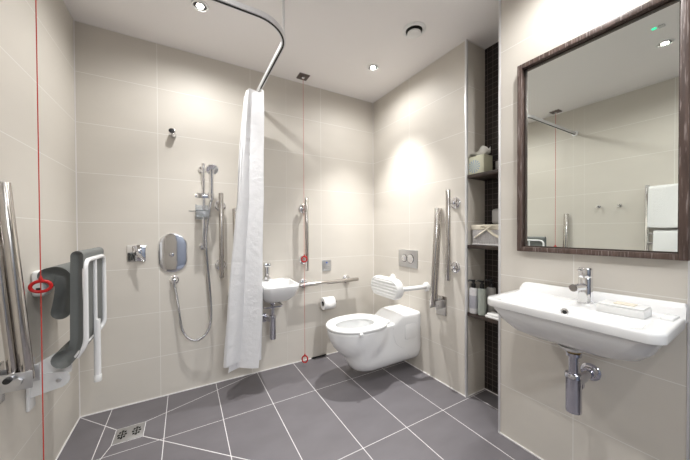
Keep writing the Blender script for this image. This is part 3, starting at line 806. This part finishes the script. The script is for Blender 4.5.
t = thing('wicker_basket', 'grey-white wicker basket with a cream liner and bow on the middle shelf', 'basket', (1.72, 1.07, 1.018))
b = B(); bx0, bx1, by0, by1 = 1.655, 1.80, .92, 1.172
b.box(bx0+.004, bx1-.004, by0+.004, by1-.004, 1.019, 1.130, .004); b.build('basket_body', 'wicker_in', t)
b = B(); rnd = random.Random(8)
k = 0
for i in range(30):
    y = by0+.006+(by1-by0-.012)*i/29
    b.tube([(bx0+.002+(.001 if i % 2 else -.001), y, 1.020), (bx0+.001, y+rnd.uniform(-.001, .001), 1.07), (bx0, y, 1.132)], .0036, 6)
for i in range(16):
    x = bx0+.008+(bx1-bx0-.014)*i/15
    for yy in (by0+.002, by1-.002): b.tube([(x, yy, 1.020), (x, yy, 1.118)], .0036, 6)
b.tube([(bx0, by0, 1.024), (bx0, by1, 1.024)], .005, 8); b.tube([(bx0, by0, 1.03), (bx1, by0, 1.03)], .004, 8)
w_ = b.build('weave', mat('white_washed_wicker', (.68, .66, .66), .8, noise=.15, nscale=80), t); w_['kind'] = 'stuff'
b = B(); b.box(bx0-.006, bx1+.002, by0-.003, by1+.006, 1.118, 1.152, .006, 3)
b.build('liner', 'liner', t)
b = B()
yc = 1.06
for p in ([(bx0-.008, 1.150, 1.068), (bx0-.012, 1.10, 1.100), (bx0-.010, 1.03, 1.148)], [(bx0-.008, yc, 1.12), (bx0-.012, 1.02, 1.09), (bx0-.008, .975, 1.068)]):
    b.tube(smooth_path(p, 6), .008, 8, flat=.45)
b.ring((bx0-.010, yc+.03, 1.134), (0, 1, .2), (0, -.2, 1), .018, .004, 16, 8, ry=.009)
b.ring((bx0-.010, yc-.02, 1.136), (0, 1, -.2), (0, .2, 1), .018, .004, 16, 8, ry=.009)
b.build('bow', 'liner', t)
o = B().box(1.735, 1.79, .935, 1.095, 1.156, 1.255, .018, 4).build('rolled_cloth', M['lotion_s'], at=(1.76, .97, 1.12)); tag(o, 'grey cloth bundle standing up in the wicker basket', 'cloth')

def pump_bottle(x, y, z, r, hgt, body, lab, label_m=None):
    t = thing('pump_bottle', lab, 'pump bottle', (x, y, z), group='pump bottles on the lowest shelf')
    B().lathe((x, y, z), (0, 0, 1), [(r-.003, 0), (r, .004), (r, hgt-.010), (r-.003, hgt-.003), (r-.012, hgt), (.008, hgt+.001)]).build('body', body, t)
    if label_m: B().lathe((x, y, z+.035), (0, 0, 1), [(r+.0003, 0), (r+.0006, .001), (r+.0006, hgt-.085), (r+.0003, hgt-.084)]).build('label', label_m, t)
    b = B().lathe((x, y, z+hgt), (0, 0, 1), [(.014, 0), (.014, .026), (.008, .029), (.008, .038), (.012, .040), (.012, .052), (.003, .054)])
    b.tube([(x, y, z+hgt+.047), (x-.018, y+.018, z+hgt+.048), (x-.025, y+.024, z+hgt+.042)], [.006, .0055, .004], 8)
    b.build('pump', 'black', t)
pump_bottle(1.655, 1.164, .568, .026, .168, 'lotion_w', 'white pump bottle with a lilac panel, leftmost on the lowest shelf', 'lilac')
pump_bottle(1.665, 1.110, .568, .0255, .172, 'lotion_g', 'pale green pump bottle, second from the left on the lowest shelf')
pump_bottle(1.745, 1.098, .568, .028, .172, 'lotion_s', 'grey pump bottle with a black pump, rightmost on the lowest shelf')
b = B().box(1.632, 1.705, .93, 1.070, .568, .585, .007, 3).box(1.636, 1.70, .935, 1.062, .583, .598, .007, 3)
o = b.build('folded_flannel', 'towel', at=(1.67, 1.0, .568)); tag(o, 'folded white flannel on the lowest shelf in front of the bottles', 'flannel')

# ---------------------------------------------------------------- washbasin
t = thing('washbasin', 'large white rectangular wall-hung washbasin under the mirror', 'basin', (XS, .508, .66))
bcy, bhw = .508, .2745
def wb(x0, x1, hy, r, z, bow=.040, n=10):
    pts = rrect((x0+x1)/2, bcy, (x1-x0)/2, hy, r, n); out = []
    for x, y in pts:
        k = max(0, min(1, (x1-x)/(x1-x0)))
        out.append((x-bow*k*max(0, 1-((y-bcy)/bhw)**2), y-.0105*k, z))
    return out
W = XS-.001
rings = [wb(1.30, W, .085, .04, .664, .0), wb(1.26, W, .15, .06, .670, .0), wb(1.235, W, .205, .07, .690, .015), wb(1.208, W, .238, .06, .730, .03), wb(1.189, W, .260, .045, .775, .038),
         wb(1.187, W, .263, .04, .780), wb(1.177, W, .2725, .036, .783), wb(1.175, W, .2735, .035, .790), wb(1.175, W, .2735, .035, .808), wb(1.1765, W-.001, .272, .034, .8135),
         wb(1.180, W-.002, .2685, .031, .816), wb(1.192, W-.175, .225, .04, .816), wb(1.196, W-.178, .220, .042, .812), wb(1.206, W-.186, .203, .045, .785), wb(1.222, W-.195, .175, .045, .762), wb(1.25, W-.215, .06, .03, .752)]
B().loft(rings).build('bowl', 'ceramic', t, ang=45)
# upstand against the wall, sloping down at both ends
b = B()
us = []
for y, z in ((.777, .812), (.771, .838), (.762, .850), (.752, .855), (.735, .857), (.50, .859), (.28, .862), (.237, .862), (.2335, .855), (.2330, .812)):
    us.append([(W, y, .80), (W, y, z), (W-.012, y, z), (W-.019, y, z-.005), (W-.026, y, min(z-.012, .83)), (W-.034, y, .80)])
b.loft(us); b.build('upstand', 'ceramic', t, ang=45)
b = B().box(W-.105, W-.03, .46, .545, .812, .8195, .003, 2)
b.build('tap_deck', 'ceramic', t)
B().box(W-.12, W-.03, .245, .275, .812, .824, .005, 2).build('corner_deck', 'ceramic', t)
B().lathe((1.3075, .517, .790), (-1, 0, .25), [(.0145, 0), (.014, .003), (.0105, .004), (.0105, .0005)], 24).build('overflow_ring', 'chrome', t)
B().lathe((1.3075, .517, .790), (-1, 0, .25), [(.007, .0), (.007, .0046), (.002, .0047)], 24).build('overflow_hole', 'hole', t)
B().lathe((1.30, .49, .650), (0, 0, 1), [(.030, 0), (.036, .004), (.05, .018)], 28).build('waste_boss', 'ceramic', t)
bottle_trap('large chrome bottle trap under the washbasin', 1.30, .484, .650, .565, .410, (XS, .496, .512), (-1, 0, 0), r=.0255, rt=.0165, brass=True)

t = thing('basin_tap', 'chrome mixer tap with a short spout on the washbasin', 'tap', (1.42, .491, .82))
tx, ty = 1.42, .490
B().lathe((tx, ty, .8197), (0, 0, 1), [(.027, 0), (.027, .003), (.024, .005), (.0235, .10), (.022, .103), (.0225, .105)]).build('body', 'chrome', t)
B().lathe((tx, ty, .924), (0, 0, 1), [(.0225, 0), (.0235, .002), (.0235, .034), (.021, .038), (.003, .039)]).cyl((tx, ty, .952), (tx-.045, ty+.01, .955), .0035, n=10).build('lever', 'chrome', t)
B().tube([(tx, ty, .885), (tx-.06, ty+.004, .888), (tx-.095, ty+.006, .888)], [.015, .0145, .0145], 20).build('spout', 'chrome', t)
b = B(); pts = [(-.014, 0), (.014, 0), (.015, .026), (.008, .040), (-.008, .040), (-.015, .026)]
rot = Matrix.Rotation(math.radians(-70), 3, 'Z'); c = Vector((tx-.034, ty-.002, .826))
b.loft([[c+rot @ Vector((x*1.0, d, z)) for x, z in pts] for d in (0, .0012)]); b.tube([c+Vector((0, 0, .040)), c+Vector((.008, .0, .062))], .0008, 6)
o = b.build('paper_tag', 'tissue', at=tuple(c)); tag(o, 'white paper tag hanging on the washbasin tap', 'tag')
t = thing('soap_tray', 'white rectangular tray with a cream bar resting on the washbasin, right of the tap', 'tray', (1.37, .34, .82))
R5 = Matrix.Rotation(math.radians(3), 3, 'Z')
b = B().box(1.322, 1.412, .300, .425, .8165, .842, .0025).box(1.325, 1.409, .303, .422, .8435, .848, .002).build('tray', 'white_pl', t)
B().box(1.350, 1.390, .330, .385, .848, .8525, .002).build('soap', 'soap', t)

# mirror
t = thing('wall_mirror', 'tall rectangular mirror in a dark brown wood frame above the washbasin', 'mirror', (XS, .52, 1.0))
my0, my1, mz0, mz1 = .2285, .782, 1.011, 1.940
fw, fd = .0215, .035
b = B()
b.box(XS-fd, XS, my0, my0+fw, mz0, mz1, .0015).box(XS-fd, XS, my1-fw, my1, mz0, mz1, .0015)
b.box(XS-fd, XS, my0+fw, my1-fw, mz0, mz0+fw, .0015).box(XS-fd, XS, my0+fw, my1-fw, mz1-fw, mz1, .0015)
b.build('frame', 'wenge', t)
B().box(XS-.006, XS-.001, my0+fw, my1-fw, mz0+fw, mz1-fw).build('glass', 'mirror', t)
b = B(); g_ = .006
b.box(XS-.012, XS-.006, my0+fw, my0+fw+g_, mz0+fw, mz1-fw).box(XS-.012, XS-.006, my1-fw-g_, my1-fw, mz0+fw, mz1-fw)
b.box(XS-.012, XS-.006, my0+fw, my1-fw, mz0+fw, mz0+fw+g_).box(XS-.012, XS-.006, my0+fw, my1-fw, mz1-fw-g_, mz1-fw)
b.build('inner_bead', 'shelf', t)

# ---------------------------------------------------------------- seen only in the mirror: hooks, towel radiator
for y, lab in ((1.113, 'chrome wall hook seen in the mirror, left of the pair'), (.962, 'chrome wall hook seen in the mirror, right one nearest the towels')):
    t = thing('coat_hook', lab, 'hook', (XL, y, 1.34), group='chrome hooks on the left wall')
    B().lathe((XL, y, 1.34), (1, 0, 0), [(.014, 0), (.014, .004), (.008, .006), (.007, .03), (.011, .032), (.012, .040), (.004, .042)]).build('peg', 'chrome', t)
t = thing('towel_radiator', 'chrome ladder towel radiator on the left wall, seen in the mirror', 'towel radiator', (XL, .58, .3))
b = B()
for y in (.395, .775): b.box(XL+.028, XL+.055, y-.012, y+.012, .30, 1.50, .004)
for z in (.35, 1.45):
    for y in (.395, .775): b.cyl((XL, y, z), (XL+.03, y, z), .008)
b.build('side_post', 'chrome', t)
for i in range(15):
    z = .36+i*.08
    B().cyl((XL+.042, .395, z), (XL+.042, .775, z), .010, n=14).build('rung', 'chrome', t)
def towel(y0, y1, ztop, zf, zb, lab, x=XL+.042, rad=.020, th=.012):
    pr = smooth_path([(x+rad+.010, 0, zf), (x+rad+.006, 0, (zf+ztop)/2), (x+rad, 0, ztop-.02), (x+rad*.6, 0, ztop+.006), (x, 0, ztop+.013), (x-rad*.6, 0, ztop+.006), (x-rad, 0, ztop-.02), (x-rad, 0, zb)], 6)
    rings = []
    for k in range(13):
        v = k/12; y = y0+(y1-y0)*v
        prof = [(p.x+.003*math.sin(9*v+p.z*14), p.z+(0.004*math.sin(7*v) if i_ < 3 else 0)) for i_, p in enumerate(pr)]
        st = stadium_profile(prof, th/2)
        rings.append([(px_, y-.012*(ztop-pz)*(1 if v > .5 else -1)*-1*abs(v-.5)*2, pz) for px_, pz in st])
    b = B(); b.loft(rings); o = b.build('towel', 'towel', ang=70, at=(x, (y0+y1)/2, ztop)); tag(o, lab, 'towel', 'white towels on the radiator')
towel(.41, .765, 1.47, 1.135, 1.28, 'larger white towel draped over the top of the radiator, seen in the mirror')
towel(.41, .735, 1.095, .78, .90, 'white towel hung lower on the radiator, below the larger one', rad=.018)
